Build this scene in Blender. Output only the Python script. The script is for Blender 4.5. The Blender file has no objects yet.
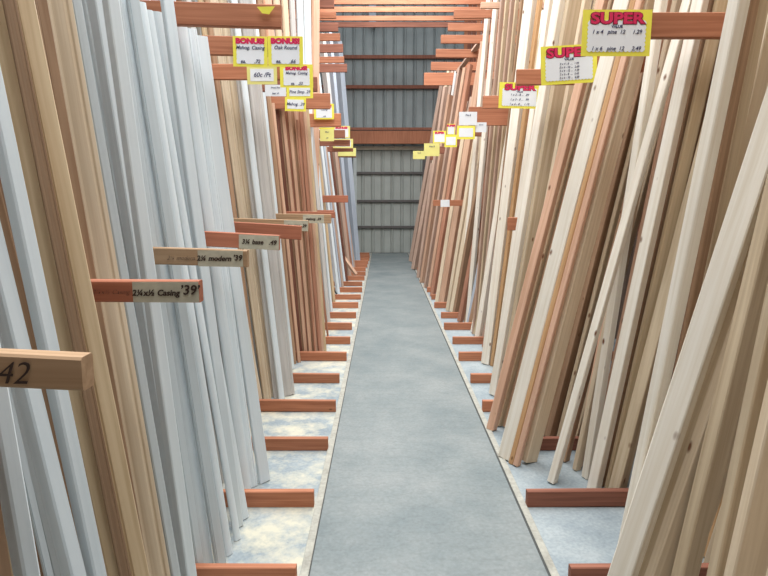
import bpy, bmesh, math, random
from mathutils import Vector, Matrix
random.seed(7)
SC = bpy.context.scene
COL = SC.collection
H = 1.7            # camera height
F = 570.0          # focal length in pixels of a 768 px wide frame
PITCH = math.atan(90.0 / F)
CP, SP = math.cos(PITCH), math.sin(PITCH)
U0, V0 = 383.0, 198.0     # vanishing point of the aisle

# ---------- measuring helpers (world: x right, y down the aisle, z up, floor z=0) ----------
def at(u, v, y):
    """world point on the plane at distance y that the photo shows at pixel u,v"""
    k = (V0 - v) * CP / F          # (z-H)/D
    D = y * CP / (1 + SP * k)
    return Vector(((u - U0) * D / F, y, H + k * D))
def depth(y, z):
    return y * CP - (z - H) * SP
def floor_y(v):
    D = F * H / (CP * (v - V0))
    return (D - H * SP) / CP

# ---------- materials ----------
def s2l(c):
    return tuple(((x / 255) / 12.92 if x / 255 <= .04045 else ((x / 255 + .055) / 1.055) ** 2.4) for x in c)
MATS = {}
def newmat(name):
    m = bpy.data.materials.new(name); m.use_nodes = True
    nt = m.node_tree; b = nt.nodes['Principled BSDF']
    return m, nt, b
def wood(name, c1, c2, rough=.6, knots=0.0, grain=1.0, var=.12, ax=2):
    if name in MATS: return MATS[name]
    m, nt, b = newmat(name)
    N, L = nt.nodes, nt.links
    tc = N.new('ShaderNodeTexCoord'); oi = N.new('ShaderNodeObjectInfo')
    off = N.new('ShaderNodeVectorMath'); off.operation = 'ADD'
    sc = N.new('ShaderNodeVectorMath'); sc.operation = 'SCALE'; sc.inputs['Scale'].default_value = 37
    cb = N.new('ShaderNodeCombineXYZ')
    for i in range(3): L.new(oi.outputs['Random'], cb.inputs[i])
    L.new(cb.outputs[0], sc.inputs[0]); L.new(tc.outputs['Object'], off.inputs[0]); L.new(sc.outputs[0], off.inputs[1])
    mp = N.new('ShaderNodeMapping'); mp.inputs['Scale'].default_value = (55, 55, 1.6) if ax == 2 else (1.6, 55, 55)
    L.new(off.outputs[0], mp.inputs[0])
    nz = N.new('ShaderNodeTexNoise'); nz.inputs['Scale'].default_value = 1; nz.inputs['Detail'].default_value = 4
    nz.inputs['Distortion'].default_value = .6
    L.new(mp.outputs[0], nz.inputs['Vector'])
    rp = N.new('ShaderNodeValToRGB'); rp.color_ramp.elements[0].position = .5 - .22 / grain; rp.color_ramp.elements[1].position = .5 + .2 / grain
    rp.color_ramp.elements[0].color = (*s2l(c2), 1); rp.color_ramp.elements[1].color = (*s2l(c1), 1)
    L.new(nz.outputs['Fac'], rp.inputs[0])
    col = rp.outputs[0]
    # large blotches
    n2 = N.new('ShaderNodeTexNoise'); n2.inputs['Scale'].default_value = 1.3; n2.inputs['Detail'].default_value = 2
    L.new(off.outputs[0], n2.inputs['Vector'])
    mr = N.new('ShaderNodeMapRange'); mr.inputs[3].default_value = 1 - var; mr.inputs[4].default_value = 1 + var
    mr.inputs[1].default_value = .3; mr.inputs[2].default_value = .7
    L.new(n2.outputs['Fac'], mr.inputs[0])
    mr2 = N.new('ShaderNodeMapRange'); mr2.inputs[3].default_value = 1 - var; mr2.inputs[4].default_value = 1 + var * .7
    L.new(oi.outputs['Random'], mr2.inputs[0])
    mu = N.new('ShaderNodeMath'); mu.operation = 'MULTIPLY'; L.new(mr.outputs[0], mu.inputs[0]); L.new(mr2.outputs[0], mu.inputs[1])
    vs = N.new('ShaderNodeVectorMath'); vs.operation = 'SCALE'
    L.new(col, vs.inputs[0]); L.new(mu.outputs[0], vs.inputs['Scale']); col = vs.outputs[0]
    if knots:
        m3 = N.new('ShaderNodeMapping'); m3.inputs['Scale'].default_value = (9, 9, 4.2)
        L.new(off.outputs[0], m3.inputs[0])
        vo = N.new('ShaderNodeTexVoronoi'); vo.inputs['Scale'].default_value = 1
        L.new(m3.outputs[0], vo.inputs['Vector'])
        kr = N.new('ShaderNodeValToRGB')
        kr.color_ramp.elements[0].position = .06 * knots; kr.color_ramp.elements[0].color = (1, 1, 1, 1)
        kr.color_ramp.elements[1].position = .15 * knots; kr.color_ramp.elements[1].color = (0, 0, 0, 1)
        L.new(vo.outputs['Distance'], kr.inputs[0])
        mx = N.new('ShaderNodeMix'); mx.data_type = 'RGBA'
        L.new(kr.outputs[0], mx.inputs[0]); L.new(col, mx.inputs[6]); mx.inputs[7].default_value = (*s2l((112, 72, 45)), 1)
        col = mx.outputs[2]
    L.new(col, b.inputs['Base Color'])
    b.inputs['Roughness'].default_value = rough
    b.inputs['Specular IOR Level'].default_value = .3
    bp = N.new('ShaderNodeBump'); bp.inputs['Strength'].default_value = .12; bp.inputs['Distance'].default_value = .002
    L.new(nz.outputs['Fac'], bp.inputs['Height']); L.new(bp.outputs[0], b.inputs['Normal'])
    MATS[name] = m; return m
def plain(name, c, rough=.6, metal=0.0, noise=0.0, nscale=8):
    if name in MATS: return MATS[name]
    m, nt, b = newmat(name); N, L = nt.nodes, nt.links
    tc = N.new('ShaderNodeTexCoord'); nz = N.new('ShaderNodeTexNoise'); nz.inputs['Scale'].default_value = nscale; nz.inputs['Detail'].default_value = 5
    L.new(tc.outputs['Object'], nz.inputs['Vector'])
    rp = N.new('ShaderNodeValToRGB'); a = s2l(c)
    rp.color_ramp.elements[0].color = (*[x * (1 - noise) for x in a], 1); rp.color_ramp.elements[1].color = (*[min(1, x * (1 + noise)) for x in a], 1)
    rp.color_ramp.elements[0].position = .3; rp.color_ramp.elements[1].position = .7
    L.new(nz.outputs['Fac'], rp.inputs[0]); L.new(rp.outputs[0], b.inputs['Base Color'])
    b.inputs['Roughness'].default_value = rough; b.inputs['Metallic'].default_value = metal
    MATS[name] = m; return m
def concrete(name, stops, scale, rough, extra=None, stretch=(1, 1, 1), scratches=0.0):
    m, nt, b = newmat(name); N, L = nt.nodes, nt.links
    tc = N.new('ShaderNodeTexCoord'); mp = N.new('ShaderNodeMapping'); mp.inputs['Scale'].default_value = stretch
    L.new(tc.outputs['Object'], mp.inputs[0])
    nz = N.new('ShaderNodeTexNoise'); nz.inputs['Scale'].default_value = scale; nz.inputs['Detail'].default_value = 8; nz.inputs['Roughness'].default_value = .65
    L.new(mp.outputs[0], nz.inputs['Vector'])
    rp = N.new('ShaderNodeValToRGB'); cr = rp.color_ramp
    while len(cr.elements) < len(stops): cr.elements.new(.5)
    for e, (p, c) in zip(cr.elements, stops): e.position = p; e.color = (*s2l(c), 1)
    L.new(nz.outputs['Fac'], rp.inputs[0])
    n2 = N.new('ShaderNodeTexNoise'); n2.inputs['Scale'].default_value = 60; n2.inputs['Detail'].default_value = 4
    L.new(tc.outputs['Object'], n2.inputs['Vector'])
    mr = N.new('ShaderNodeMapRange'); mr.inputs[1].default_value = .3; mr.inputs[2].default_value = .7; mr.inputs[3].default_value = .88; mr.inputs[4].default_value = 1.1
    L.new(n2.outputs['Fac'], mr.inputs[0])
    vs = N.new('ShaderNodeVectorMath'); vs.operation = 'SCALE'; L.new(rp.outputs[0], vs.inputs[0]); L.new(mr.outputs[0], vs.inputs['Scale'])
    col = vs.outputs[0]
    if extra:
        sx = N.new('ShaderNodeSeparateXYZ'); L.new(tc.outputs['Object'], sx.inputs[0])
        lt = N.new('ShaderNodeMath'); lt.operation = 'LESS_THAN'; lt.inputs[1].default_value = -.45; L.new(sx.outputs[0], lt.inputs[0])
        n3 = N.new('ShaderNodeTexNoise'); n3.inputs['Scale'].default_value = 4.5; n3.inputs['Detail'].default_value = 6; n3.inputs['Roughness'].default_value = .7
        L.new(tc.outputs['Object'], n3.inputs['Vector'])
        r3 = N.new('ShaderNodeMapRange'); r3.inputs[1].default_value = .42; r3.inputs[2].default_value = .62; r3.inputs[4].default_value = .85
        L.new(n3.outputs['Fac'], r3.inputs[0])
        mm = N.new('ShaderNodeMath'); mm.operation = 'MULTIPLY'; L.new(lt.outputs[0], mm.inputs[0]); L.new(r3.outputs[0], mm.inputs[1])
        mx = N.new('ShaderNodeMix'); mx.data_type = 'RGBA'; L.new(mm.outputs[0], mx.inputs[0]); L.new(col, mx.inputs[6]); mx.inputs[7].default_value = (*s2l(extra), 1); col = mx.outputs[2]
    if scratches:
        w = N.new('ShaderNodeTexWave'); w.wave_type = 'RINGS'; w.inputs['Scale'].default_value = 3.2; w.inputs['Distortion'].default_value = 9; w.inputs['Detail'].default_value = 4
        L.new(tc.outputs['Object'], w.inputs['Vector'])
        r2 = N.new('ShaderNodeMapRange'); r2.inputs[1].default_value = .0; r2.inputs[2].default_value = .12; r2.inputs[3].default_value = 1 - scratches; r2.inputs[4].default_value = 1
        L.new(w.outputs['Fac'], r2.inputs[0])
        v2 = N.new('ShaderNodeVectorMath'); v2.operation = 'SCALE'; L.new(col, v2.inputs[0]); L.new(r2.outputs[0], v2.inputs['Scale']); col = v2.outputs[0]
    L.new(col, b.inputs['Base Color'])
    b.inputs['Roughness'].default_value = rough; b.inputs['Specular IOR Level'].default_value = .35
    bp = N.new('ShaderNodeBump'); bp.inputs['Strength'].default_value = .15; bp.inputs['Distance'].default_value = .004
    L.new(n2.outputs['Fac'], bp.inputs['Height']); L.new(bp.outputs[0], b.inputs['Normal'])
    return m

W = {
 'white':  wood('primed_white', (228, 237, 241), (216, 227, 232), .45, grain=.8, var=.05),
 'white2': wood('primed_grey_white', (204, 213, 217), (192, 202, 206), .5, grain=.8, var=.06),
 'blue':   wood('primed_blue_grey', (190, 198, 208), (172, 182, 194), .5, var=.05),
 'warmwhite': wood('primed_warm_white', (208, 206, 202), (188, 184, 180), .5, var=.06),
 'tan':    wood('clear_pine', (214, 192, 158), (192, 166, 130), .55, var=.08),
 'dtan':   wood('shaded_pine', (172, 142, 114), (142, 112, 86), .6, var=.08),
 'cream':  wood('cream_pine', (228, 212, 186), (210, 190, 162), .55, var=.07),
 'pine':   wood('knotty_pine', (228, 210, 184), (206, 184, 154), .6, knots=.75, var=.07),
 'pale':   wood('fresh_sawn_pine', (246, 240, 228), (230, 220, 202), .6, knots=.7, var=.04),
 'spruce': wood('aged_spruce', (212, 194, 166), (186, 164, 134), .65, knots=.7, var=.09),
 'orange': wood('amber_pine', (214, 174, 130), (186, 142, 98), .6, knots=.5, var=.08),
 'pink':   wood('pink_fir', (228, 188, 162), (206, 162, 134), .6, knots=.7, var=.08),
 'brown':  wood('brown_board', (182, 150, 122), (150, 118, 92), .65, knots=.5, var=.1),
 'red':    wood('red_mahogany', (186, 138, 114), (154, 106, 84), .55, var=.14),
 'dred':   wood('dark_mahogany', (132, 88, 72), (98, 60, 48), .6, var=.14),
 'ltred':  wood('light_mahogany', (214, 178, 152), (188, 148, 122), .55, var=.1),
 'rose':   wood('weathered_rose_board', (200, 172, 154), (172, 142, 124), .65, var=.08),
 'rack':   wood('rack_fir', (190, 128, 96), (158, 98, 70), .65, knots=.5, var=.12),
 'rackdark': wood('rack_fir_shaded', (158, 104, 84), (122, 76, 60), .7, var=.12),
 'racktan': wood('stick_pine', (200, 166, 130), (172, 134, 98), .65, var=.08),
}
W['xrack'] = wood('stick_fir', (190, 122, 94), (158, 94, 70), .65, var=.08, ax=0)
W['xtan'] = wood('stick_tan', (186, 154, 122), (158, 126, 94), .65, var=.06, ax=0)
WORD = {'white': 'white primed', 'white2': 'greyish primed', 'blue': 'bluish grey', 'warmwhite': 'off-white', 'tan': 'clear tan pine',
 'dtan': 'shaded pine', 'cream': 'cream pine', 'pine': 'knotty pine', 'pale': 'pale fresh-sawn', 'spruce': 'tan spruce', 'orange': 'amber pine',
 'pink': 'pinkish fir', 'brown': 'brown', 'red': 'reddish', 'dred': 'dark red-brown', 'ltred': 'light reddish', 'rose': 'weathered rose-grey'}

# ---------- object helpers ----------
def link(name, me, mat, parent=None, mw=None):
    o = bpy.data.objects.new(name, me)
    if mat and hasattr(me, 'materials') and not me.materials: me.materials.append(mat)
    COL.objects.link(o)
    if mw is not None: o.matrix_world = mw
    if parent:
        o.parent = parent
        if mw is not None: o.matrix_parent_inverse = Matrix.Identity(4)
    return o
def tag(o, label=None, cat=None, group=None, kind=None):
    if label: o['label'] = label
    if cat: o['category'] = cat
    if group: o['group'] = group
    if kind: o['kind'] = kind
    return o
def mesh_from(bm, name, smooth=False):
    me = bpy.data.meshes.new(name); bm.normal_update(); bm.to_mesh(me); bm.free()
    if smooth:
        for p in me.polygons: p.use_smooth = True
    return me
def box_bm(bm, lo, hi, bev=0.0):
    r = bmesh.ops.create_cube(bm, size=1)
    for v in r['verts']:
        v.co = Vector([lo[i] + (v.co[i] + .5) * (hi[i] - lo[i]) for i in range(3)])
    if bev:
        es = set()
        for v in r['verts']: es.update(v.link_edges)
        bmesh.ops.bevel(bm, geom=list(es), offset=bev, segments=1, affect='EDGES')
def box(name, lo, hi, mat, parent=None, bev=0.0, origin=None):
    bm = bmesh.new(); o = Vector(origin) if origin is not None else Vector(((lo[0] + hi[0]) / 2, (lo[1] + hi[1]) / 2, lo[2]))
    box_bm(bm, Vector(lo) - o, Vector(hi) - o, bev)
    return link(name, mesh_from(bm, name), mat, parent, Matrix.Translation(o))

ORD = ['first', 'second', 'third', 'fourth', 'fifth', 'sixth', 'seventh', 'eighth', 'ninth', 'tenth', 'eleventh', 'twelfth', 'thirteenth', 'fourteenth', 'fifteenth', 'sixteenth', 'seventeenth', 'eighteenth', 'nineteenth', 'twentieth']

# cross sections in unit square: x across face, y outward (+y = show face)
def section(kind, w, t):
    hw, ht = w / 2, t / 2
    if kind == 'lumber':
        b = min(.004, w * .2, t * .2)
        return [(-hw + b, -ht), (hw - b, -ht), (hw, -ht + b), (hw, ht - b), (hw - b, ht), (-hw + b, ht), (-hw, ht - b), (-hw, -ht + b)]
    if kind == 'casing':      # flat back, stepped ogee face
        pts = [(-hw, -ht), (hw, -ht), (hw, ht * .2), (hw * .86, ht * .55), (hw * .72, ht * .62), (hw * .62, ht * .2)]
        for k in range(6):
            a = k / 5
            pts.append((hw * (.5 - .75 * a), ht * (.25 + .7 * math.sin(a * math.pi / 2))))
        pts += [(-hw * .5, ht * .7), (-hw * .62, ht), (-hw * .9, ht), (-hw, ht * .7)]
        return pts
    if kind == 'base':        # baseboard: flat with a bead
        return [(-hw, -ht), (hw, -ht), (hw, ht * .1), (hw * .88, ht * .6), (hw * .74, ht * .3), (hw * .62, ht * .75), (-hw * .86, ht * .85), (-hw, ht * .5)]
    if kind == 'round':       # crown / round-over moulding
        n = 8
        return [(-hw, -ht), (hw, -ht)] + [(hw * math.cos(math.pi * k / n), -ht * .2 + 1.2 * ht * math.sin(math.pi * k / n)) for k in range(n + 1)]
def stick_mesh(name, sec, length, bow=0.0, bow2=0.0):
    bm = bmesh.new(); n = 7; rings = []
    for i in range(n):
        a = i / (n - 1); s = math.sin(a * math.pi)
        rings.append([bm.verts.new((x + bow * s, y + bow2 * s, a * length)) for x, y in sec])
    for i in range(n - 1):
        for j in range(len(sec)):
            k = (j + 1) % len(sec)
            bm.faces.new((rings[i][j], rings[i][k], rings[i + 1][k], rings[i + 1][j]))
    bm.faces.new(rings[0][::-1]); bm.faces.new(rings[-1])
    bmesh.ops.recalc_face_normals(bm, faces=bm.faces)
    return mesh_from(bm, name)

def name_of(kind, col):
    return {'lumber': 'lumber_board', 'casing': 'grooved_board', 'base': 'flat_board', 'round': 'rounded_board'}[kind]
def kindword(kind):
    return {'lumber': 'board', 'casing': 'grooved board', 'base': 'slim flat board', 'round': 'rounded board'}[kind]
LB = [(1.55, 'behind the left stick marked 42'), (2.30, 'behind the left 2 1/4 casing stick'), (2.95, 'behind the second papered stick, left rack'),
      (3.68, 'behind the third papered stick, left rack'), (4.40, 'under the left pair of yellow cards'), (5.85, 'in the left bay of fine red mouldings'),
      (8.0, 'just past the left red mouldings'), (10.6, 'midway down the left rack'), (99, 'at the far end of the left rack')]
RB = [(2.90, 'at the near end of the right rack'), (3.68, 'below the biggest yellow sign, right rack'), (4.45, 'below the second yellow sign, right rack'),
      (6.0, 'below the third yellow sign, right rack'), (8.0, 'just past the third yellow sign, right rack'), (10.6, 'midway down the right rack'), (99, 'at the far end of the right rack')]
def bay(side, y):
    for lim, t in (LB if side < 0 else RB):
        if y < lim: return t
BOARDS = []
def put_board(side, foot, top, S, col, kind='lumber', f=.8, layer='front', bow=0):
    foot = Vector(foot); top = Vector(top)
    ax = (top - foot); L = ax.length; ax.normalize()
    c = Vector((-foot.x, -foot.y, 0)).normalized()
    th = math.radians(58 if f > .5 else (45 if f > .25 else 28))
    w1 = max(f * S / math.sin(th), .012); w2 = max((1 - f) * S / math.cos(th), .010)
    # rotate c toward the aisle (x -> -side) by 90-th
    ang = (math.pi / 2 - th) * (1 if side < 0 else -1)
    n1 = Vector((c.x * math.cos(ang) - c.y * math.sin(ang), c.x * math.sin(ang) + c.y * math.cos(ang), 0))
    Y = (n1 - ax * n1.dot(ax)).normalized(); X = Y.cross(ax)
    M = Matrix((X, Y, ax)).transposed().to_4x4(); 
    lift = (abs(X.z) * w1 + abs(Y.z) * w2) / 2 + .001
    M.translation = foot + Vector((0, 0, lift))
    me = stick_mesh(name_of(kind, col), section(kind, w1, w2), L, bow, bow * .5)
    o = link(name_of(kind, col), me, W[col], None, M)
    BOARDS.append(dict(o=o, side=side, y=foot.y, x=foot.x, col=col, kind=kind, layer=layer, bay=bay(side, foot.y)))
    return o

def hero(side, a, v1, b, v2, col, X0=None, kind='lumber', f=.8, foot=False, top=None, ztop=None, bow=0):
    """a=(uL,uR) at row v1 (upper), b=(uL,uR) at row v2 (lower). foot: row v2 is the foot. top: row v1 is the top end."""
    ca, cb = (a[0] + a[1]) / 2, (b[0] + b[1]) / 2
    sl = (cb - ca) / (v2 - v1)
    if foot: vf = v2
    else:
        k = F and (H / CP)
        # (ca + sl*(v-v1) - U0)*H/CP = X0*(v-V0)
        A = ca - sl * v1 - U0
        vf = (X0 * V0 + A * k) / (X0 - sl * k)
    uf = ca + sl * (vf - v1)
    y = floor_y(vf)
    P = at(uf, vf, y); P.z = 0
    T1 = at(ca, v1, y); T2 = at(cb, v2, y)
    S1 = (a[1] - a[0]) * depth(y, T1.z) / F; S2 = (b[1] - b[0]) * depth(y, T2.z) / F
    S = (S1 + S2) / 2 * (1.15 if side < 0 else 1.12)
    d = (T1 - P)
    if top: T = T1
    else:
        zt = ztop if ztop else max(3.6, 0) + random.uniform(0, .5)
        T = P + d * (zt / d.z)
    return put_board(side, P, T, S, col, kind, f, bow=bow)

# =====================================================================
# SETTING
# =====================================================================
BW = 17.8     # back wall distance
aisle_mat = concrete('aisle_concrete', [(.3, (106, 117, 119)), (.5, (123, 131, 131)), (.7, (138, 143, 142))], 1.6, .55, scratches=.06)
side_mat = concrete('rack_concrete', [(.32, (130, 142, 148)), (.5, (148, 158, 162)), (.66, (162, 170, 172))], 3.2, .8, extra=(206, 200, 178))
xl, xr = -.333, .75
o = box('floor', (-3.2, -3, -.12), (3.6, BW + .3, 0.0), side_mat); tag(o, kind='structure')
o = box('trim_1', (xl, -3, 0.0), (xr, BW - .02, .008), aisle_mat); tag(o, 'grey-blue concrete walkway strip down the middle', kind='structure')
curb = concrete('curb_paint', [(.3, (146, 144, 134)), (.5, (166, 164, 154)), (.7, (182, 180, 168))], 9, .8)
jointm = plain('dark_joint', (72, 74, 72), .9, 0, .2)
for i, (a, b) in enumerate([((xl - .045), xl - .006), (xr + .012, xr + .05)]):
    tag(box('trim_%d' % (i + 2), (a, -3, 0), (b, BW - .02, .012), curb, bev=.002), kind='structure')
for i, (a, b) in enumerate([(xl - .006, xl), (xr, xr + .012)]):
    tag(box('trim_%d' % (i + 4), (a, -3, 0), (b, BW - .02, .0085), jointm), kind='structure')

# corrugated back wall
def corrugated(name, x0, x1, z0, z1, y, pitch, d, mat, axis='x', flip=1):
    bm = bmesh.new(); pts = []; x = x0
    prof = [(0, 0), (.62, 0), (.68, d), (.74, 0), (.80, 0), (.86, d), (.94, d), (1.0, 0)]
    while x < x1:
        for q, dd in prof[:-1]:
            pts.append((x + q * pitch, dd))
        x += pitch
    pts.append((x, 0))
    pts = [(min(p, x1), q) for p, q in pts]
    lo, hi = [], []
    for p, q in pts:
        c = (p, y - q * flip) if axis == 'x' else (y - q * flip, p)
        lo.append(bm.verts.new((c[0], c[1], z0))); hi.append(bm.verts.new((c[0], c[1], z1)))
    for i in range(len(pts) - 1):
        try: bm.faces.new((lo[i], lo[i + 1], hi[i + 1], hi[i]))
        except ValueError: pass
    o = link(name, mesh_from(bm, name), mat)
    return o
metal = plain('galvanised_sheet', (146, 154, 154), .6, .2, .10, 2.5)
dmetal = plain('galvanised_sheet_door', (168, 172, 166), .6, .1, .08, 2.5)
tag(corrugated('wall_back', -3.2, 3.6, 0, 8.4, BW, .30, .035, metal), kind='structure')
side_m = plain('side_wall_sheet', (120, 104, 92), .8, 0, .2, 1.5)
tag(corrugated('wall_left', -3, BW, 0, 6.2, -2.35, .30, .03, side_m, 'y', -1), kind='structure')
tag(corrugated('wall_right', -3, BW, 0, 6.2, 2.85, .30, .03, side_m, 'y', 1), kind='structure')

tag(corrugated('wall_light_block', -3.2, 3.6, 0, 8.4, -2.6, .30, .03, side_m, 'x', -1), kind='structure')  # wall added unseen behind the camera to cut light from the open entrance
# sliding door of ribbed sheet in the back wall with rails
dr = bpy.data.objects.new('door_1', None); COL.objects.link(dr); dr.location = (0.1, BW - .1, 0); tag(dr, 'tall ribbed pale grey metal sliding door at aisle end', kind='structure')
def child_of(o, p):
    mw = o.matrix_world.copy(); o.parent = p; o.matrix_parent_inverse = Matrix.Identity(4)
    o.matrix_local = Matrix.Translation(-Vector(p.location)) @ mw
    return o
dz = at(383, 150, BW - .1).z
child_of(corrugated('door_sheet', -.86, 1.5, .02, dz, BW - .10, .30, .03, dmetal), dr)
rail = plain('girt_steel', (96, 92, 90), .6, .2, .1)
for v in (173, 201, 227):
    z = at(383, v, BW - .17).z
    child_of(box('door_rail', (-.9, BW - .19, z - .035), (1.5, BW - .13, z + .035), rail), dr)
child_of(box('door_stile', (-.90, BW - .2, .02), (-.80, BW - .12, dz), plain('pale_stile', (198, 206, 204), .6, 0, .05)), dr)
child_of(box('door_stile', (1.2, BW - .2, .02), (1.28, BW - .12, dz), rail), dr)
o = box('daylight_gap_strip', (-1.2, BW - .20, dz + .0), (1.9, BW - .045, dz + .10), plain('gap_daylight', (214, 208, 188), .6, 0, .1)); tag(o, 'thin pale strip coloured as the daylight gap beneath the red-brown beam at the aisle end', 'daylight strip')  # pale strip coloured as daylight showing through the gap above the door
# girts on the upper wall
for i, v in enumerate((57, 87)):
    z = at(383, v, BW - .08).z
    o = box('wall_girt', (-3, BW - .12, z - .05), (3.4, BW - .037, z + .05), W['rackdark'])
    tag(o, ['upper', 'lower'][i] + ' dark red-brown girt across the grey sheet wall', 'beam', kind='structure'); o.name = 'trim_%d' % (6 + i)
z1, z0 = at(383, 131, BW - .5).z, at(383, 144, BW - .5).z
o = box('header_beam', (-1.7, BW - .58, z0), (2.0, BW - .45, z1), W['rack'], bev=.006); tag(o, 'thick red-brown wooden beam spanning the aisle above the metal door', 'beam')
o = box('header_beam', (-1.7, BW - .6, z1 + .02), (2.0, BW - .42, z1 + .09), W['rackdark']); tag(o, 'thin dark board lying directly on top of the thick door beam', 'beam')

RACK = {}
for s_, nm_ in ((-1, 'left'), (1, 'right')):
    e_ = bpy.data.objects.new('lumber_rack', None); COL.objects.link(e_); e_.location = (s_ * 1.0, 1.0, 0); RACK[s_] = e_
    tag(e_, 'red-brown wooden rack of posts, arms and floor sleepers along the %s of the walkway' % nm_, 'lumber rack')
def topart(o, side, keep=False):
    for k_ in ('category', 'group') + (() if keep else ('label',)):
        if k_ in o.keys(): del o[k_]
    p = RACK[side]; bpy.context.view_layer.update(); mw = o.matrix_world.copy()
    o.parent = p; o.matrix_parent_inverse = Matrix.Identity(4); o.matrix_local = Matrix.Translation(-Vector(p.location)) @ mw
    return o
# rack skeleton -----------------------------------------------------------
POSTS = [.85 + .72 * k for k in range(23)]
PY = [.85, 1.57, 2.29, 2.94, 3.66, 4.37, 5.09, 5.82, 6.52, 7.25, 7.98, 8.74, 9.5, 10.25, 11.0, 11.75, 12.5, 13.25, 14.0, 14.75, 15.5, 16.25, 17.0]
def lumber_box(name, lo, hi, mat, label, cat, group=None, parent=None, notch=0, tilt=0.0, origin=None):
    o = box(name, lo, hi, mat, parent, bev=.003, origin=origin)
    if tilt: o.rotation_euler = (0, tilt, 0)
    if label: tag(o, label, cat, group)
    return o
def xmesh(name, lo, hi, mat, label=None, cat=None, group=None):
    """board running along x whose grain runs along its length (mesh z is the length)"""
    L = hi[0] - lo[0]; w = hi[2] - lo[2]; t = hi[1] - lo[1]
    me = stick_mesh(name, section('lumber', w, t), L, random.uniform(-.006, .006))
    # local x -> world z, local y -> world y, local z -> world x
    M = Matrix(((0, 0, 1), (0, 1, 0), (-1, 0, 0))).to_4x4()
    M.translation = Vector((lo[0], (lo[1] + hi[1]) / 2, (lo[2] + hi[2]) / 2))
    o = link(name, me, mat, None, M)
    if label: tag(o, label, cat, group)
    return o
# sleepers on the floor
LBV = [(578, 315, 568), (507, 315, 0), (451, 327, 0), (412, 333, 0)]
for k, y in enumerate(PY[2:]):
    t = .036 + .002 * (k % 3)
    n = ['nearest', 'second', 'third', 'fourth', 'fifth', 'sixth', 'seventh', 'eighth', 'ninth', 'tenth', 'eleventh', 'twelfth', 'thirteenth', 'fourteenth', 'fifteenth', 'sixteenth', 'seventeenth', 'eighteenth', 'nineteenth', 'twentieth', 'last'][k]
    e = -.385 + [0, .0, .01, .005, -.02, .0, .0, -.02][k % 8] * 1
    topart(xmesh('floor_sleeper', (-2.2, y, 0.0), (e, y + t, .088 + .006 * (k % 2)), W['rack'], n + ' red-brown sleeper lying on the floor left of the walkway', 'floor sleeper', 'sleepers left of the walkway'), -1)
    e = .80 + [.03, .0, .02, .0, .015, .0, .02, -.005][k % 8]
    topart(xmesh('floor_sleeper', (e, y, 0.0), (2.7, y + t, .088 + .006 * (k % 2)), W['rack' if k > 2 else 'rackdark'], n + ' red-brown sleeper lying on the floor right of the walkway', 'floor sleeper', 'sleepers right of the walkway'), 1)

# posts at the back of each rack and long rails tying them
for s, X in ((-1, -1.95), (1, 2.35)):
    sd = 'left' if s < 0 else 'right'
    for k, y in enumerate(PY[1:]):
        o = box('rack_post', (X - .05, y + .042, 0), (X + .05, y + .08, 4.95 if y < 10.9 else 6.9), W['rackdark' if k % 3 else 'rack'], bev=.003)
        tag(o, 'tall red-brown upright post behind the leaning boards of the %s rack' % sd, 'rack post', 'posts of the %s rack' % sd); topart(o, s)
    for z, nm in ((2.45, 'lower'), (4.15, 'upper')):
        o = box('back_rail', (X - s * .10 - .02, .9, z - .07), (X - s * .10 + .02, BW - .7, z + .07), W['rack'], bev=.003)
        tag(o, '%s long red-brown rail the boards of the %s rack lean against' % (nm, sd), 'rail'); topart(o, s)
# diagonal brace on right rack
def bar(name, p, q, w, t, mat, up=Vector((0, 0, 1))):
    p, q = Vector(p), Vector(q); ax = (q - p).normalized(); X = up.cross(ax).normalized(); Y = ax.cross(X)
    me = stick_mesh(name, section('lumber', w, t), (q - p).length)
    M = Matrix((X, Y, ax)).transposed().to_4x4(); M.translation = p
    return link(name, me, mat, None, M)
a = at(462, 66, 11.0); b = at(482, 38, 10.0)
o = bar('diagonal_brace', at(458, 72, 10.9), at(492, 26, 9.6), .09, .04, W['rose']); tag(o, 'grey-brown diagonal brace high among the red posts of the right rack', 'brace'); topart(o, 1)

# upper arms (row A) ------------------------------------------------------
def arm(side, u_end, vc, y, hpx, mat, label, grp, tilt=0, t=.04, ext=None):
    P = at(u_end, vc, y); hh = hpx * depth(y, P.z) / F
    X2 = -1.86 if side < 0 else 2.26
    lo = (min(P.x, X2), y, P.z - hh / 2); hi = (max(P.x, X2), y + t, P.z + hh / 2)
    o = xmesh('rack_arm', lo, hi, mat, label, 'rack arm', grp)
    if tilt: o.matrix_world = Matrix.Translation(P) @ Matrix.Rotation(tilt, 4, 'Y') @ Matrix.Translation(-P) @ o.matrix_world
    topart(o, side)
    return o, P, hh
GA, GB = 'horizontal arms dividing the left rack', 'horizontal arms dividing the right rack'
arm(-1, 281, 16, 2.94, 22, W['rack'], 'nearest reddish 2x6 arm at top left, with dark bolt holes', GA, .035)
arm(-1, 300, 46.5, 3.66, 18, W['rack'], 'reddish arm that carries the pair of yellow cards on the left', GA, .02)
arm(-1, 311, 72, 4.37, 15, W['rack'], 'short reddish arm behind the grey-white card and single yellow card', GA)
arm(-1, 317, 84, 5.09, 14, W['rackdark'], 'dark arm end with two pale nail marks beside a yellow strip', GA)
arm(-1, 330, 101, 5.82, 15, W['rack'], 'wide reddish arm above the fine red mouldings, two bolt heads', GA)
arm(-1, 341, 120, 7.25, 13, W['rack'], 'reddish arm just behind the stacked yellow cards on the left', GA)
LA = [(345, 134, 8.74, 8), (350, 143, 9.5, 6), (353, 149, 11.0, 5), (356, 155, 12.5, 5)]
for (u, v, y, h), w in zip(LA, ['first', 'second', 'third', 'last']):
    arm(-1, u, v, y, h, W['rackdark'], '%s small arm beyond the stacked yellow cards on the left' % w, GA)
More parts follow.
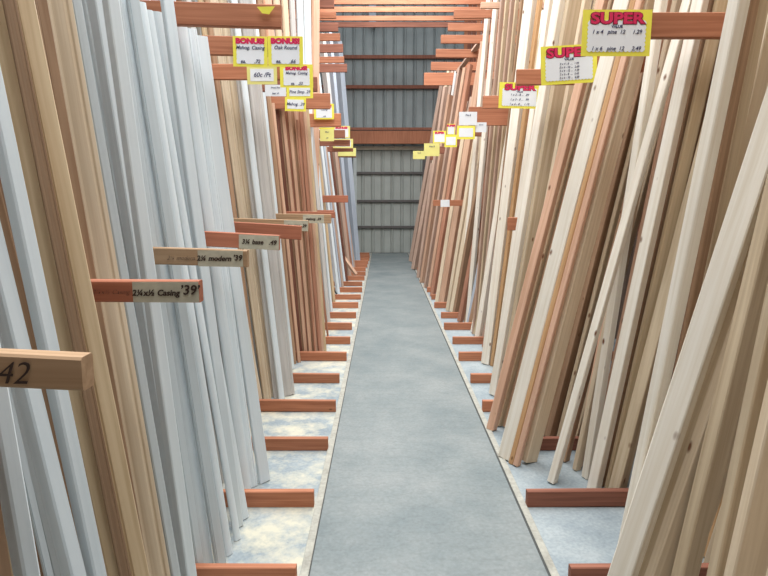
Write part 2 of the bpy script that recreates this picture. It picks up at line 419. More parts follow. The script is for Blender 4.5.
arm(1, 588, 25, 2.94, 24, W['rack'], 'nearest right arm, red-brown with a dark oval knot', GB)
arm(1, 560, 63, 3.66, 15, W['rack'], 'second right arm, mostly hidden between two yellow signs', GB)
arm(1, 517, 77, 4.37, 15, W['rack'], 'third right arm, its square end left of the second sign', GB)
arm(1, 505, 93, 5.09, 12, W['rack'], 'fourth right arm, behind the third yellow sign', GB)
arm(1, 483, 102, 5.82, 12, W['rack'], 'fifth right arm, short end showing above the wider plank arm', GB)
arm(1, 469, 116, 6.52, 18, W['rack'], 'wide plank-like right arm left of the third yellow sign', GB)
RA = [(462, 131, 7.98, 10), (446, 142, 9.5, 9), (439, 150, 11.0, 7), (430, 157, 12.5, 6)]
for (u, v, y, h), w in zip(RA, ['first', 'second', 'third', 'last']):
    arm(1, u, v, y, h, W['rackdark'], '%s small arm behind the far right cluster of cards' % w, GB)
# row B, high arms further down
GC, GD = 'high arms of the far left rack', 'high arms of the far right rack'
UB = [(334, 3, 7.98, 9), (336, 15, 8.3, 6), (338, 27, 8.74, 8), (340, 37, 9.3, 7), (343, 48, 10.0, 8), (344, 59.5, 10.8, 6), (347, 68, 11.6, 8)]
for k, (u, v, y, h) in enumerate(UB):
    arm(-1, u, v, y, h, W['rack' if k % 2 else 'rackdark'], '%s from the top of the short arms stacked at upper left centre' % ['first', 'second', 'third', 'fourth', 'fifth', 'sixth', 'seventh'][k], GC)
UB = [(481, 5, 7.25, 6), (454, 14, 7.98, 8), (448, 27, 8.74, 7), (441, 39, 9.5, 8), (436, 53, 10.25, 8), (431, 66, 11.0, 8), (424, 79, 12.5, 12)]
for k, (u, v, y, h) in enumerate(UB):
    arm(1, u, v, y, h, W['rack' if k % 2 else 'ltred' if k < 2 else 'rack'], '%s from the top of the short arms stepped at upper right centre' % ['first', 'second', 'third', 'fourth', 'fifth', 'sixth', 'seventh'][k], GD)
# ties across the aisle
for k, (v, y, h) in enumerate([(24.5, 14.9, 5), (18, 14.2, 4.5), (9.5, 13.5, 5), (1.5, 12.8, 5), (-8, 12.1, 5), (-18, 11.4, 5)]):
    P = at(383, v, y); hh = h * depth(y, P.z) / F
    xmesh('cross_tie', (-2.0, y, P.z - hh / 2), (2.4, y + .04, P.z + hh / 2), W['rack' if k else 'rackdark'], '%s reddish tie spanning overhead between the two racks, counted from the lowest' % ['first', 'second', 'third', 'fourth', 'fifth', 'sixth'][k], 'cross tie', 'overhead ties between the racks')
p0, p1 = at(369, 26, BW - .3), at(376, -12, BW - .3)
o = box('hanging_channel', (p0.x, BW - .2, p0.z), (p1.x, BW - .1, p1.z + 1), plain('pale_channel', (176, 190, 200), .5, .1, .05)); tag(o, 'pale vertical metal channel on the back wall above the ties', 'channel')

# =====================================================================
# TEXT helper
# =====================================================================
def text_obj(name, s, size, mat, mw, parent, shear=0.0, bold=0.0, sx=1.0):
    cu = bpy.data.curves.new('t', 'FONT'); cu.body = s; cu.size = size; cu.align_x = 'CENTER'; cu.align_y = 'CENTER'; cu.shear = shear
    cu.offset = bold; cu.extrude = .0006; cu.resolution_u = 3
    to = bpy.data.objects.new('t', cu); COL.objects.link(to)
    bpy.context.view_layer.update()
    me = bpy.data.meshes.new_from_object(to.evaluated_get(bpy.context.evaluated_depsgraph_get()))
    bpy.data.objects.remove(to); bpy.data.curves.remove(cu)
    me.materials.clear()
    for v in me.vertices: v.co.x *= sx
    o = bpy.data.objects.new(name, me); me.materials.append(mat); COL.objects.link(o)
    o.parent = parent; o.matrix_local = mw
    return o
ink = plain('ballpoint_ink', (60, 66, 100), .6); blackink = plain('marker_ink', (58, 40, 30), .7)
redink = plain('red_lettering', (206, 30, 84), .5); darkred = plain('red_lettering_outline', (120, 12, 50), .5)
yel = plain('yellow_card', (232, 224, 78), .55, 0, .03); paleyel = plain('faded_yellow_card', (222, 216, 130), .6, 0, .04)
paper = plain('white_card_panel', (226, 230, 234), .6, 0, .03); oldpaper = plain('aged_paper', (186, 180, 160), .8, 0, .12, 30)
orangem = plain('orange_card', (240, 176, 60), .6)
# sign plane: local x right, local y up, local z toward the viewer
def frame_to_viewer(P, rot=0.0, yaw=0.0):
    M = Matrix(((1, 0, 0), (0, 0, -1), (0, 1, 0))).to_4x4()
    return Matrix.Translation(P) @ Matrix.Rotation(yaw, 4, 'Z') @ M @ Matrix.Rotation(rot, 4, 'Z')
def scallop(w, h, n, m, d):
    pts = []
    def edge(p, q, k):
        for i in range(k):
            for j in range(4):
                a = (i + j / 4) / k
                off = d * abs(math.sin((j / 4) * math.pi))
                x = p[0] + (q[0] - p[0]) * a; y = p[1] + (q[1] - p[1]) * a
                nx, ny = (q[1] - p[1]), -(q[0] - p[0]); l = math.hypot(nx, ny)
                pts.append((x + nx / l * off, y + ny / l * off))
    a, b = w / 2, h / 2
    edge((-a, -b), (a, -b), n); edge((a, -b), (a, b), m); edge((a, b), (-a, b), n); edge((-a, b), (-a, -b), m)
    return pts
def flat(name, pts, z, mat, parent, thick=.0008, mw=None):
    bm = bmesh.new(); f0 = [bm.verts.new((x, y, z)) for x, y in pts]; bm.faces.new(f0)
    if thick:
        r = bmesh.ops.extrude_face_region(bm, geom=bm.faces[:])
        for v in [g for g in r['geom'] if isinstance(g, bmesh.types.BMVert)]: v.co.z -= thick
    bmesh.ops.recalc_face_normals(bm, faces=bm.faces)
    o = link(name, mesh_from(bm, name), mat)
    if parent: o.parent = parent
    if mw is not None: o.matrix_world = mw
    return o
def rect(w, h, cx=0, cy=0): return [(cx - w / 2, cy - h / 2), (cx + w / 2, cy - h / 2), (cx + w / 2, cy + h / 2), (cx - w / 2, cy + h / 2)]
def sign(x0, y0, x1, y1, y, label, style='super', rot=0.0, lines=(), head='SUPER', base=None, group=None, yaw=0):
    P = at((x0 + x1) / 2, (y0 + y1) / 2, y); sc = depth(y, P.z) / F; w, h = (x1 - x0) * sc, (y1 - y0) * sc
    e = flat('price_sign' if style == 'super' else 'price_card', rect(w, h), 0, base or (yel if style != 'plain' else paper), None, .002, frame_to_viewer(P, rot, yaw))
    tag(e, label, 'sign', group)
    I = Matrix.Identity(4)
    if style == 'super':
        p = flat('panel', [(px, py - .07 * h) for px, py in scallop(w * .82, h * .64, 14, 7, h * .025)], .002, paper, e)
        text_obj('lettering', head, h * .32, darkred, Matrix.Translation((.004 * 0, h * .30, .0028)), e, bold=h * .026, sx=1.35)
        text_obj('lettering', head, h * .32, redink, Matrix.Translation((0, h * .30, .0044)), e, bold=h * .012, sx=1.35)
        text_obj('subtitle', 'VALUE', h * .085, ink, Matrix.Translation((0, h * .135, .0034)), e, bold=h * .003)
    elif style == 'bonus':
        p = flat('panel', [(px, py - .04 * h) for px, py in scallop(w * .78, h * .72, 6, 5, h * .012)], .002, paper, e)
        text_obj('lettering', head, h * .23, redink, Matrix.Translation((0, h * .33, .0036)), e, bold=h * .018, sx=1.2)
    elif style == 'strip':
        flat('panel', rect(w * .78, h * .66), .002, paper, e)
    n = len(lines)
    if lines:
        top = {'super': .02, 'bonus': .12, 'strip': .0, 'plain': .25}[style]; span = {'super': .36, 'bonus': .45, 'strip': .2, 'plain': .5}[style]
        if n == 1: ys = [top * h]
        else: ys = [h * (top - span * i / (n - 1)) for i in range(n)]
        mx = max(len(q) for q in lines); ls = min(h * .17, span * h / max(n, 2) * 1.0) if style != 'strip' else h * .34
        ls = min(ls, w * .70 / (mx * .36))
        for yy, s in zip(ys, lines):
            text_obj('handwriting', s, ls, ink, Matrix.Translation((0, yy, .0036)), e, shear=.25, bold=ls * .012)
    return e
G1 = 'yellow price signs on the right rack arms'; G2 = 'yellow price cards on the left rack arms'
sign(582, 11, 651, 55, 2.92, 'biggest yellow sign, red SUPER lettering, two handwritten price rows', rot=.0, lines=('1 x 4   pine  12     1.29', '1 x 6   pine  12     2.49'), group=G1)
sign(541, 46, 597, 83, 3.62, 'middle-sized yellow SUPER sign, tilted, with six rows of handwritten prices', rot=.06, lines=('2 x 4 - 8  ....  1.99', '2 x 4 - 10 ....  2.69', '2 x 4 - 12 ....  3.29', '2 x 6 - 8  ....  3.49', '2 x 6 - 10 ....  4.59'), group=G1)
sign(499, 83, 540, 108, 5.05, 'small yellow SUPER sign, third from the viewer on the right', rot=-.02, lines=('1 x 2 - 8 ...  .89', '1 x 3 - 8 ...  .99', '1 x 4 - 8 ...  1.19'), group=G1)
sign(233, 37, 267.5, 66, 3.64, 'left card of the yellow pair, red heading over handwriting', 'bonus', rot=-.02, lines=('Mahog. Casing', 'ea.      .72'), head='BONUS!', group=G2)
sign(268, 37, 303, 66, 3.64, 'right card of the yellow pair, red heading over handwriting', 'bonus', rot=-.01, lines=('Oak Round', 'ea.      .66'), head='BONUS!', group=G2)
sign(247, 66, 277, 84, 4.33, 'grey-white card with a pale yellow edge, handwritten price', 'strip', lines=('60c /Ft',), base=paleyel)
sign(280, 65, 313, 87, 4.34, 'single yellow card with red heading, below the yellow pair', 'bonus', lines=('Mahog. Casing', 'ea.   .53'), head='BONUS!', group=G2)
sign(265, 85, 286, 96, 5.03, 'plain white card with two lines, left of the long yellow strip', 'plain', lines=('Primed Pine', 'Base  .45'))
sign(286.5, 86, 313, 98, 5.05, 'long yellow strip card under the single red-headed card', 'strip', lines=('Pine Stop .29',))
sign(285, 97.5, 306, 111, 5.78, 'small yellow card with white panel, directly under the strip card', 'strip', rot=-.03, lines=('Mahog. .39',))
sign(314, 104, 334, 119, 7.2, 'yellow card with red heading, above the faded stack', 'bonus', lines=('Casing', '.49'), head='BONUS!')
sign(317, 119, 334, 129, 7.95, 'small yellow strip card below the far red-headed card', 'strip', lines=('Stop .22',))
sign(333, 126, 350, 138, 9.4, 'faded yellow card with a red patch, rightmost in the far left stack', 'bonus', head='BONUS!', base=paleyel)
sign(320, 129, 334, 141, 8.6, 'faded cream card left of the faded card with red patch', 'plain', base=paleyel, lines=('Base', '.35'))
sign(333, 139, 353, 148, 10.9, 'faded yellow strip card, second from the bottom of far left stack', 'strip', base=paleyel)
sign(338, 148, 356, 156, 12.4, 'bottom faded cream card of the far left stack', 'plain', base=paleyel)
fr = [((459, 112, 477, 125), 6.45, 'plain', paper, 'upper white card with blue line, highest of the far right cluster'), ((475.5, 122.5, 486.5, 132), 6.47, 'plain', paper, 'small white card at the right end of the far right cluster'),
 ((457, 126, 475, 139), 7.9, 'strip', yel, 'widest yellow card in the middle of the far right cluster'), ((447, 124, 455, 135), 8.2, 'bonus', yel, 'narrow card with red heading in the far right cluster'),
 ((433, 131, 446, 143), 9.4, 'bonus', yel, 'yellow card with red heading at left of the far right cluster'), ((444.6, 135, 457, 147), 8.7, 'strip', yel, 'low yellow card under the narrow red-headed card'),
 ((424, 143.5, 439.5, 156), 10.9, 'plain', paleyel, 'cream card below and left of the far right cluster'), ((413, 151, 425, 159), 12.4, 'plain', paleyel, 'smallest, lowest cream card nearest the metal door')]
for (r, y, st, bs, lb) in fr:
    sign(*r, y, lb, st, base=bs, head='SUPER', lines=('Pine 8',) if st == 'plain' else ())
# yellow scrap tag stapled on the nearest left arm
P = at(266, 10, 2.92); s_ = depth(2.92, P.z) / F
o = flat('paper_tag', [(-9 * s_, 3 * s_), (-4 * s_, -3 * s_), (3 * s_, -4 * s_), (9 * s_, 3.4 * s_)], 0, yel, None, .001, frame_to_viewer(P)); tag(o, 'torn yellow paper scrap on top of the nearest left arm', 'paper tag')

# middle sticks of left rack (labelled) ------------------------------------
def mid_stick(u_end, vc, y, hpx, mat, label, paper_u=None, texts=(), tilt=0.0, xin=-1.5, scribble=None):
    P = at(u_end, vc, y); hh = hpx * depth(y, P.z) / F
    L = P.x - xin
    me = stick_mesh('stick', section('lumber', hh, .036), L, random.uniform(-.008, .0))
    M = Matrix(((0, 0, 1), (0, 1, 0), (-1, 0, 0))).to_4x4(); M.translation = Vector((-L, .018, 0))
    me.transform(M)
    r = bpy.data.objects.new('divider_stick', me); me.materials.append(W['xrack' if mat is W['rack'] else 'xtan']); COL.objects.link(r); r.location = P
    tag(r, label, 'divider stick', 'divider sticks of the left rack')
    sc = depth(y, P.z) / F
    if paper_u:
        a, b = (paper_u[0] - u_end) * sc, (paper_u[1] - u_end) * sc
        pl = flat('paper_label', rect(b - a, hh * .94), 0, oldpaper, None, .0008)
        pl.parent = r; pl.matrix_local = Matrix.Translation(((a + b) / 2, -.0022, 0)) @ Matrix(((1, 0, 0), (0, 0, -1), (0, 1, 0))).to_4x4()
        for (s_, du, dv, sz) in texts:
            text_obj('handwriting', s_, hh * sz, blackink, Matrix.Translation(((a + b) / 2 + du * (b - a), -.0040, dv * hh)) @ Matrix(((1, 0, 0), (0, 0, -1), (0, 1, 0))).to_4x4(), r, shear=.2, bold=hh * .012)
    if scribble:
        s_, uc, sz = scribble
        text_obj('handwriting', s_, hh * sz, blackink, Matrix.Translation(((uc - u_end) * sc, -.0026, 0)) @ Matrix(((1, 0, 0), (0, 0, -1), (0, 1, 0))).to_4x4(), r, shear=.35, bold=-hh * .008)
    r.rotation_euler = (0, tilt, 0)
    topart(r, -1, True)
    return r
mid_stick(82, 375, .86, 35, W['racktan'], 'nearest tan stick, marked 42, sticking out at the far left', scribble=('42', 12, .95), tilt=.02, xin=-1.2)
mid_stick(199, 292, 1.57, 22, W['rack'], 'stick with paper label reading 2 1/4 casing in marker', (133, 199), (('2\u00bcx\u00bd Casing', -.15, -.04, .38), ("\u201939\u2019", .36, .08, .62)), scribble=('2\u00bcx\u00bd Casing', 111, .30))
mid_stick(247, 259, 2.29, 17, W['racktan'], 'second papered stick, reading 2 1/4 modern, wood showing past the paper', (198, 243), (('2\u00bc modern', -.14, .0, .42), ("'39", .38, .05, .45)), scribble=('2\u00bc modern', 181, .34), tilt=.015)
mid_stick(279, 243, 2.94, 15, W['rack'], 'third papered stick, its paper covering the outer third to the tip', (239, 279), (('3\u00bc base', -.16, .0, .42), ('.49', .34, .0, .42)), tilt=.04)
mid_stick(301, 233, 3.66, 14, W['rack'], 'plain reddish stick with a slight bow and no paper', tilt=.05)
mid_stick(308, 226, 4.37, 11, W['racktan'], 'fourth papered stick, just behind the plain bowed stick', (284, 308), (('pine stop .29', 0, 0, .36),), tilt=.03)
mid_stick(331, 219, 5.09, 9, W['racktan'], 'fifth papered stick, longest reach over the red mouldings', (303, 324), (('mahog. .39', 0, 0, .38),))
mid_stick(335, 215, 5.82, 6, W['rack'], 'thin red stick just behind the fifth papered stick')
mid_stick(317, 210.5, 6.52, 4, W['rackdark'], 'short dark red stick end above the thin red stick')
mid_stick(348, 199, 8.74, 7, W['rack'], 'small red stick halfway down the left rack beside rosy boards')
mid_stick(334, 212, 7.25, 3.5, W['rack'], 'smallest red stick end, seen beyond the sticks with paper')
# right mid dividers
def rstick(u0, vc, y, hpx, label, tagpaper=False):
    P = at(u0, vc, y); hh = hpx * depth(y, P.z) / F
    o = xmesh('divider_stick', (P.x, y, P.z - hh / 2), (2.25, y + .036, P.z + hh / 2), W['rack'], label, 'divider stick', 'divider sticks of the right rack'); topart(o, 1)
    return o, P
rstick(686, 282, 2.29, 10, 'nearest red stick end peeking out between boards on the right')
rstick(508, 224, 5.09, 13, 'square red stick end between cream boards right of the walkway')
o, P = rstick(433, 203, 8.74, 6, 'far red stick on the right with a small white tag')
sc = depth(8.74, P.z) / F
tg = flat('paper_tag', rect(9 * sc, 7 * sc), 0, paper, None, .001, frame_to_viewer(P + Vector((12 * sc, -.01, -.3 * sc)))); tag(tg, 'small white tag stuck on the far red stick', 'paper tag')

# =====================================================================
# BOARDS, LEFT
# =====================================================================
Lh = lambda *a, **k: hero(-1, *a, **k)
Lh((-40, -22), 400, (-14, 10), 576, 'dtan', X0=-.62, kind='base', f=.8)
Lh((-14, 6), 400, (15, 39), 576, 'white', X0=-.6, kind='lumber', f=.55)
Lh((5, 11), 400, (45, 53), 576, 'white2', X0=-.64, kind='base')
Lh((10, 22), 400, (52, 66), 576, 'white2', X0=-.70, kind='base')
Lh((20, 41), 400, (64, 84), 576, 'white', X0=-.6, kind='lumber', f=.5)
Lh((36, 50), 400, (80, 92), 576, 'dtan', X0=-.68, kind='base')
Lh((5, 20), 180, (86, 107), 576, 'white', X0=-.6, kind='lumber', f=.5)
Lh((18, 38), 180, (105, 123), 576, 'tan', X0=-.62, kind='base')
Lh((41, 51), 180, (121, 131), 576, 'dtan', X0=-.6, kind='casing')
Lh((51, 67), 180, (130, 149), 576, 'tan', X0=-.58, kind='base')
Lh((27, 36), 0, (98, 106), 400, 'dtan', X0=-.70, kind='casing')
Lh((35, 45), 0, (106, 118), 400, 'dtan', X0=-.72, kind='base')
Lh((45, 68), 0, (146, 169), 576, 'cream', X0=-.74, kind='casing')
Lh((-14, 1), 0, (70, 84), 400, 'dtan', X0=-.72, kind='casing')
Lh((0, 10), 0, (88, 98), 400, 'brown', X0=-.74, kind='base')
Lh((69, 79), 0, (168, 181), 576, 'white2', X0=-.74, kind='lumber', f=.6)
Lh((79, 87), 0, (180, 188), 540, 'white2', X0=-.80, kind='casing')
Lh((88, 104), 0, (170, 184), 520, 'white', X0=-.80, kind='lumber', f=.5)
Lh((104, 117), 0, (182, 197), 576, 'white', X0=-.74, kind='lumber', f=.6)
Lh((112, 120), 0, (192, 200), 540, 'white2', X0=-.82, kind='base')
Lh((119, 129), 0, (200, 216), 565, 'white', kind='round', foot=True)
Lh((129, 138), 2, (215, 227), 562, 'white2', kind='base', foot=True, top=True)
Lh((138, 145), 3, (225, 234), 555, 'white', kind='round', foot=True, top=True)
Lh((146, 152), 11, (234, 242), 540, 'white', kind='round', foot=True, top=True)
Lh((152, 161), 13, (239, 250), 519, 'white', kind='round', foot=True, top=True)
Lh((160, 172), -5, (195, 206), 250, 'white', X0=-.76, kind='lumber', f=.7)
Lh((177, 187), 26, (242, 252), 492, 'white', kind='round', foot=True, top=True)
Lh((187, 196), 28, (250, 257), 489, 'white', kind='casing', foot=True, top=True)
Lh((196, 204), 36, (257, 272), 484, 'white', kind='lumber', foot=True, top=True)
# cream bay
Lh((206, 213), 60, (250, 257), 404, 'tan', foot=True, kind='base')
Lh((212, 217), 60, (256, 261), 404, 'brown', foot=True, kind='base')
Lh((217, 226), 60, (264, 271), 400, 'cream', foot=True, kind='casing')
Lh((226, 233), 60, (270, 276), 398, 'cream', foot=True, kind='base')
Lh((234, 241), 60, (274, 280), 398, 'warmwhite', foot=True, kind='casing')
Lh((241, 247), 80, (279, 285), 398, 'white', foot=True, kind='round')
Lh((247, 261), 80, (283, 294), 397, 'warmwhite', foot=True, kind='casing')
# fine red mouldings
reds = ['dred', 'red', 'ltred', 'dred', 'brown', 'ltred', 'red', 'ltred', 'brown', 'ltred', 'ltred', 'red', 'ltred', 'tan']
for i, c in enumerate(reds):
    u = 265 + i * 3.05; b = 293 + i * 2.35
    Lh((u, u + 3.6), 98 + (i % 3) * 3, (b, b + 2.9), 363 - i * .8, c, foot=True, kind='casing' if i % 2 else 'base', top=True, bow=random.uniform(-.012, .012))
for i, c in enumerate(['red', 'ltred', 'red', 'tan', 'red']):
    u = 296 + i * 2.2; b = 315 + i * 3.2
    Lh((u, u + 2.4), 120, (b, b + 1.6), 357 - i * 3.5, c, foot=True, top=True, kind='base', bow=random.uniform(-.02, .02))
# tall boards above
tall = [(228, 236, 'white'), (237, 245, 'warmwhite'), (246, 256, 'white'), (257, 262, 'brown'), (262, 272, 'pink'), (273, 280, 'cream'), (281, 288, 'cream'), (289, 295, 'warmwhite'), (296, 303, 'white'), (303, 311, 'white'), (311, 320, 'pink')]
for i, (a, b, c) in enumerate(tall):
    dy = 5.0 + i * .26
    vf = F * H / CP / (dy * CP + H * SP) + V0
    k = (b - a)
    uf = U0 - .93 * F / (dy * CP + H * SP) + 0
    Lh((a, b), 2, (uf - k * .36, uf + k * .36), vf, c, foot=True, kind='base', ztop=5.6)
far = [((307, 312), 118, (325, 331), 326, 'warmwhite'), ((311, 315), 118, (330, 333), 316, 'white'), ((313, 317), 122, (332, 336), 307, 'tan'), ((317, 321), 130, (336, 340), 294, 'white'), ((321, 324), 135, (339, 342), 292, 'blue'),
       ((323, 326), 140, (341, 344), 288, 'rose'), ((325, 328), 140, (343, 346), 284, 'white'), ((327, 331), 143, (345, 348), 282, 'dred'), ((331, 337), 146, (347, 351), 277, 'rose'), ((334, 338), 150, (350, 353), 272, 'red'),
       ((337, 341), 150, (352, 355), 268, 'rose')]
for a, v1, b, v2, c in far: Lh(a, v1, b, v2, c, foot=True, kind='lumber', f=.5)
Lh((325, 334), 74, (347, 353), 266, 'blue', foot=True, f=.4, top=False, ztop=5.4)
Lh((334, 345), 74, (352, 359), 262, 'blue', foot=True, f=.4, ztop=5.6)
Lh((316, 324), 20, (344, 349), 272, 'warmwhite', foot=True, f=.4, ztop=5.2)
Lh((324, 331), 20, (348, 353), 269, 'blue', foot=True, f=.4, ztop=5.4)
# odd short offcuts
p = at(356, 280, floor_y(280)); q = at(341, 255, floor_y(280) + .15)
o = put_board(-1, (p.x, p.y, .09), (q.x, q.y, q.z), .09, 'ltred', f=.5); BOARDS.pop(); tag(o, 'short light reddish offcut slanting across the far left sleepers', 'board'); o.name = 'offcut_board'
p = at(337, 296, floor_y(300)); q = at(329, 281, floor_y(300))
o = put_board(-1, (p.x, p.y - .05, .10), (q.x, q.y - .05, q.z), .03, 'dred', f=.5); BOARDS.pop(); tag(o, 'thin near-black strip slanting before the cream board on the left', 'strip'); o.name = 'dark_strip'
o.data.materials.clear(); o.data.materials.append(plain('black_strip', (28, 22, 20), .6))

# =====================================================================
# BOARDS, RIGHT
# =====================================================================
Rh = lambda *a, **k: hero(1, *a, **k)
Rh((731, 748), 0, (619, 637), 540, 'pale', X0=.84, f=.45)
Rh((730, 755), 220, (611, 637), 576, 'pale', X0=.74, f=.7)
Rh((725, 744), 316, (636, 656), 576, 'spruce', X0=.86, f=.6)
Rh((744, 786), 316, (654, 694), 576, 'pine', X0=.86, f=.15)
Rh((729, 755), 480, (710, 733), 576, 'spruce', X0=.92, f=.3)
Rh((754, 800), 480, (731, 778), 576, 'pine', X0=.88, f=.15)
Rh((800, 850), 480, (775, 822), 576, 'pine', X0=.84, f=.3)
Rh((749, 759), 0, (640, 650), 540, 'brown', X0=.92, f=.3)
Rh((758, 770), 0, (650, 664), 540, 'spruce', X0=.96, f=.3)
Rh((747, 769), 96, (680, 696), 400, 'cream', X0=.98, f=.25)
Rh((769, 792), 96, (696, 716), 400, 'pine', X0=.96, f=.4)
Rh((790, 815), 96, (716, 740), 400, 'spruce', X0=.94, f=.4)
# bay behind the biggest sign
Rh((592, 605), 100, (497, 513), 461, 'pale', foot=True, f=.75)
Rh((605, 610), 100, (508, 514), 464, 'orange', foot=True, f=.7)
Rh((610, 618), 100, (513, 520), 466, 'pink', foot=True, f=.6)
Rh((618, 633), 100, (520, 537), 468, 'pine', foot=True, f=.35)
Rh((633, 644), 100, (546, 556), 440, 'brown', foot=True, f=.3)
Rh((641, 652), 100, (556, 566), 440, 'spruce', foot=True, f=.3)
Rh((656, 666), 100, (547, 557), 485, 'pale', foot=True, f=.6)
Rh((641, 652), 100, (581, 592), 484, 'pale', foot=True, f=.5)
Rh((652, 660), 100, (572, 581), 470, 'pine', foot=True, f=.4)
Rh((667, 672), 100, (588, 595), 474, 'pink', foot=True, f=.5)
Rh((672, 686), 100, (587, 600), 491, 'pale', foot=True, f=.6)
Rh((686, 694), 100, (598, 606), 488, 'brown', foot=True, f=.4)
Rh((694, 704), 100, (604, 616), 490, 'tan', foot=True, f=.2)
Rh((703, 712), 100, (615, 625), 490, 'brown', foot=True, f=.2)
Rh((664, 673), 0, (574, 582), 470, 'pink', foot=True, f=.5)
Rh((712, 722), 0, (606, 614), 476, 'spruce', foot=True, f=.4)
# pink one and the cream ones left of it
Rh((571, 583), 100, (487, 496), 430, 'pink', foot=True, f=.6)
Rh((582, 590), 100, (496, 503), 426, 'spruce', foot=True, f=.4)
Rh((588, 596), 100, (503, 511), 426, 'brown', foot=True, f=.4)
Rh((553, 567), 0, (490, 499), 395, 'pale', foot=True, f=.5)
Rh((566, 582), 0, (499, 510), 398, 'spruce', foot=True, f=.2)
Rh((582, 592), 0, (508, 516), 398, 'cream', foot=True, f=.3)
Rh((594, 603), 0, (515, 522), 398, 'spruce', foot=True, f=.4)
Rh((606, 615), 0, (520, 527), 398, 'pale', foot=True, f=.5)
Rh((523, 539), 0, (483, 491), 365, 'pale', foot=True, f=.6)
Rh((537, 543), 0, (490, 495), 366, 'orange', foot=True, f=.5)
Rh((545, 554), 0, (494, 501), 368, 'pale', foot=True, f=.5)
Rh((509, 517), 117, (474, 482), 345, 'pale', foot=True, f=.5, top=True)
Rh((502, 508), 135, (466, 473), 326, 'blue', foot=True, f=.6, top=True)
Rh((495, 501), 123, (457, 463), 322, 'red', foot=True, f=.5, top=True)
Rh((501, 507), 130, (461, 467), 320, 'brown', foot=True, f=.5)
Rh((487, 495), 120, (452, 459), 318, 'brown', foot=True, f=.3)
Rh((481, 487), 132, (449, 456), 313, 'cream', foot=True, f=.5, top=True)
Rh((474, 480), 132, (446, 450), 311, 'cream', foot=True, f=.5, top=True)
Rh((466, 475), 132, (439, 446), 304, 'ltred', foot=True, f=.6)
Rh((461, 466), 138, (435, 440), 302, 'cream', foot=True, f=.6, top=True)
Rh((455, 461), 140, (430, 435), 297, 'red', foot=True, f=.5)
Rh((450, 456), 145, (428, 431), 292, 'ltred', foot=True, f=.5)
Rh((445, 451), 148, (424, 428), 288, 'rose', foot=True, f=.3)
Rh((439, 446), 150, (420, 425), 283, 'ltred', foot=True, f=.3)
Rh((434, 440), 150, (417, 421), 278, 'rose', foot=True, f=.4)
for i, (a, b, c) in enumerate([(500, 505, 'rose'), (505, 510, 'spruce'), (510, 515, 'rose'), (515, 520, 'spruce'), (520, 525, 'dtan')]):
    Rh((a, b), 0, (472 + i * 3, 475.5 + i * 3), 334 + i * 3, c, foot=True, f=.3, ztop=5.4)
Rh((486, 492), 5, (458, 463), 318, 'pale', foot=True, f=.6, ztop=5.2)
Rh((493, 500), 0, (466, 470), 324, 'pale', foot=True, f=.6, ztop=5.4)
Rh((441, 448), 78, (409, 415), 262, 'rose', foot=True, f=.4, top=True)
Rh((448, 453), 66, (415, 420), 267, 'cream', foot=True, f=.4, top=True)
Rh((453, 457), 64, (420, 425), 273, 'rose', foot=True, f=.4, top=True)
Rh((456, 460), 64, (424, 429), 279, 'warmwhite', foot=True, f=.4, top=True)
Rh((430, 440), 165, (412, 419), 270, 'rose', foot=True, f=.3, top=True)

# =====================================================================
# SECOND LAYERS (boards standing deeper in the bays)
# =====================================================================
def pick(side, y):
    if side < 0:
        if y < 1.9: return ['dtan', 'tan', 'dtan', 'brown']
        if y < 3.7: return ['white2', 'white2', 'warmwhite']  # greyed back-row colour stands in for shadowed gaps between the white boards
        if y < 4.9: return ['cream', 'warmwhite', 'white', 'tan']
        if y < 6.2: return ['warmwhite', 'ltred', 'cream', 'brown']
        if y < 8: return ['warmwhite', 'white', 'tan']
        if y < 11: return ['rose', 'warmwhite', 'red', 'blue']
        return ['blue', 'white2', 'blue', 'rose']
    if y < 2.9: return ['spruce', 'brown', 'pine', 'orange']
    if y < 4.4: return ['brown', 'pale', 'spruce', 'orange', 'brown']
    if y < 6.2: return ['pale', 'spruce', 'brown', 'pine']
    if y < 8: return ['rose', 'pale', 'brown', 'red', 'spruce']
    if y < 11: return ['red', 'rose', 'ltred', 'brown']
    return ['rose', 'brown', 'rose']
for side in (-1, 1):
    y = 1.2 if side < 0 else 1.3; i = 0
    while y < 17.2:
        cs = pick(side, y); c = cs[(i * 7 + 3) % len(cs)] if i % 5 else random.choice(cs)
        near = [abs(y - p) for p in PY]
        # keep clear of the sleepers
        yy = y
        for p in PY:
            if p - .07 < yy < p + .09: yy = p + .11
        x = side * ((.24 if side > 0 and yy < 2.95 else 0) + (.98 if side < 0 else 1.14) + random.uniform(0, .05))
        zt = (3.7 + random.uniform(0, .9)) if y < 8 else (3.2 + random.uniform(0, .7) if side > 0 else 3.6 + random.uniform(0, .8))
        if side < 0 and y < 3.7: zt = 2.75 + random.uniform(0, .25) + (0.9 if i % 4 == 0 else 0)
        lean = (.14 if side < 0 else .21) + random.uniform(-.012, .012)
        kind = 'lumber' if (side > 0 or c in ('rose', 'blue')) else random.choice(['casing', 'base'])
        put_board(side, (x, yy, 0), (x + side * lean * zt * .93, yy + random.uniform(-.04, .08), zt), random.uniform(.07, .12), c, kind, f=.55, layer='back')
        y = yy + (.115 if y < 6 else .15 if y < 9 else .2); i += 1

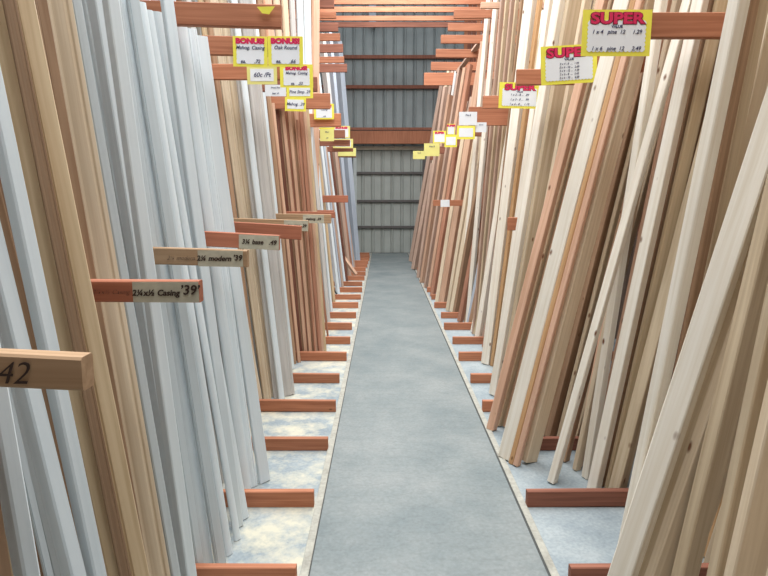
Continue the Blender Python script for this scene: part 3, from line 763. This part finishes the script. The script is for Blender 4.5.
# ---------- keep boards from passing through each other and the rack ----------
from mathutils.bvhtree import BVHTree
bpy.context.view_layer.update()
def tree(o):
    mw = o.matrix_world
    return BVHTree.FromPolygons([mw @ v.co for v in o.data.vertices], [tuple(p.vertices) for p in o.data.polygons])
fixed = [tree(o) for o in COL.objects if o.type == 'MESH' and o.name.split('.')[0] in ('rack_arm', 'divider_stick', 'floor_sleeper', 'back_rail', 'rack_post')]
placed = []
for b in sorted(BOARDS, key=lambda b: (b['layer'] != 'front', b['y'])):
    o = b['o']; base = o.location.copy(); ok = False
    if b['layer'] == 'front':
        tries = [Vector((base.x, base.y, 0)) * s_ for s_ in (0, .008, -.008, .016, -.012, .024, -.018, .034, .045)]
    else:
        tries = [Vector((b['side'] * dx, dy, 0)) for dx in (0, .04, .09, .15) for dy in (0, .03, -.03)]
    best = None
    for t in tries:
        o.location = base + t; bpy.context.view_layer.update(); T = tree(o)
        hits = sum(1 for q in placed + fixed if q.overlap(T))
        if best is None or hits < best[0]: best = (hits, t, T)
        if hits == 0: break
    if best[0] and b['layer'] != 'front':
        b['drop'] = True; bpy.data.objects.remove(o); continue
    o.location = base + best[1]; placed.append(best[2])
BOARDS = [b for b in BOARDS if not b.get('drop')]
# ---------- labels ----------
groups = {}
BOARDS.sort(key=lambda b: (b['side'], b['layer'], b['y']))
for b in BOARDS:
    groups.setdefault((b['layer'], b['bay'], b['col'], b['kind']), []).append(b)
for (layer, by, col, kind), bs in groups.items():
    for k, b in enumerate(bs):
        o = b['o']
        if layer == 'front':
            n = '' if len(bs) == 1 else (ORD[k] + '-nearest ' if k else 'nearest ')
            o['label'] = ('%s%s %s %s' % (n, WORD[col], kindword(kind).replace('slim flat', 'flat'), by)).replace('first-', '')
            o['group'] = 'leaning boards %s' % by
        else:
            o['label'] = '%s%s %s in back row %s' % ('' if len(bs) == 1 else (ORD[k] + '-nearest ' if k else 'nearest '), WORD[col], kindword(kind).replace('slim flat', 'flat'), by.replace('in the left bay of fine red mouldings', 'among left red mouldings').replace('behind the second papered stick, left rack', 'behind left second papered stick').replace('behind the third papered stick, left rack', 'behind left third papered stick'))
            o['group'] = 'back-row %s boards %s' % (WORD[col], by)
        o['category'] = 'board'

# =====================================================================
# CAMERA AND LIGHT
# =====================================================================
cam = bpy.data.cameras.new('camera'); co = bpy.data.objects.new('camera', cam); COL.objects.link(co)
cam.sensor_fit = 'HORIZONTAL'; cam.sensor_width = 36; cam.lens = 36 * F / 768; cam.shift_x = 1 / 768
co.location = (0, 0, H); co.rotation_euler = (math.pi / 2 - PITCH, 0, 0); cam.clip_start = .02
SC.camera = co
w = bpy.data.worlds.new('sky'); SC.world = w; w.use_nodes = True
N, L = w.node_tree.nodes, w.node_tree.links
bg = N['Background']; bg.inputs['Strength'].default_value = 1.0; bg.inputs['Color'].default_value = (.90, .95, 1.0, 1)
def area(name, loc, rot, sx, sy, e, col):
    l = bpy.data.lights.new(name, 'AREA'); l.shape = 'RECTANGLE'; l.size = sx; l.size_y = sy; l.energy = e; l.color = col
    o = bpy.data.objects.new(name, l); COL.objects.link(o); o.location = loc; o.rotation_euler = rot; return o
area('skylight', (.2, 6.6, 6.6), (0, 0, 0), 2.8, 14.5, 1150, (.97, .99, 1.0))
SC.view_settings.view_transform = 'Standard'; SC.view_settings.look = 'None'; SC.view_settings.exposure = 0
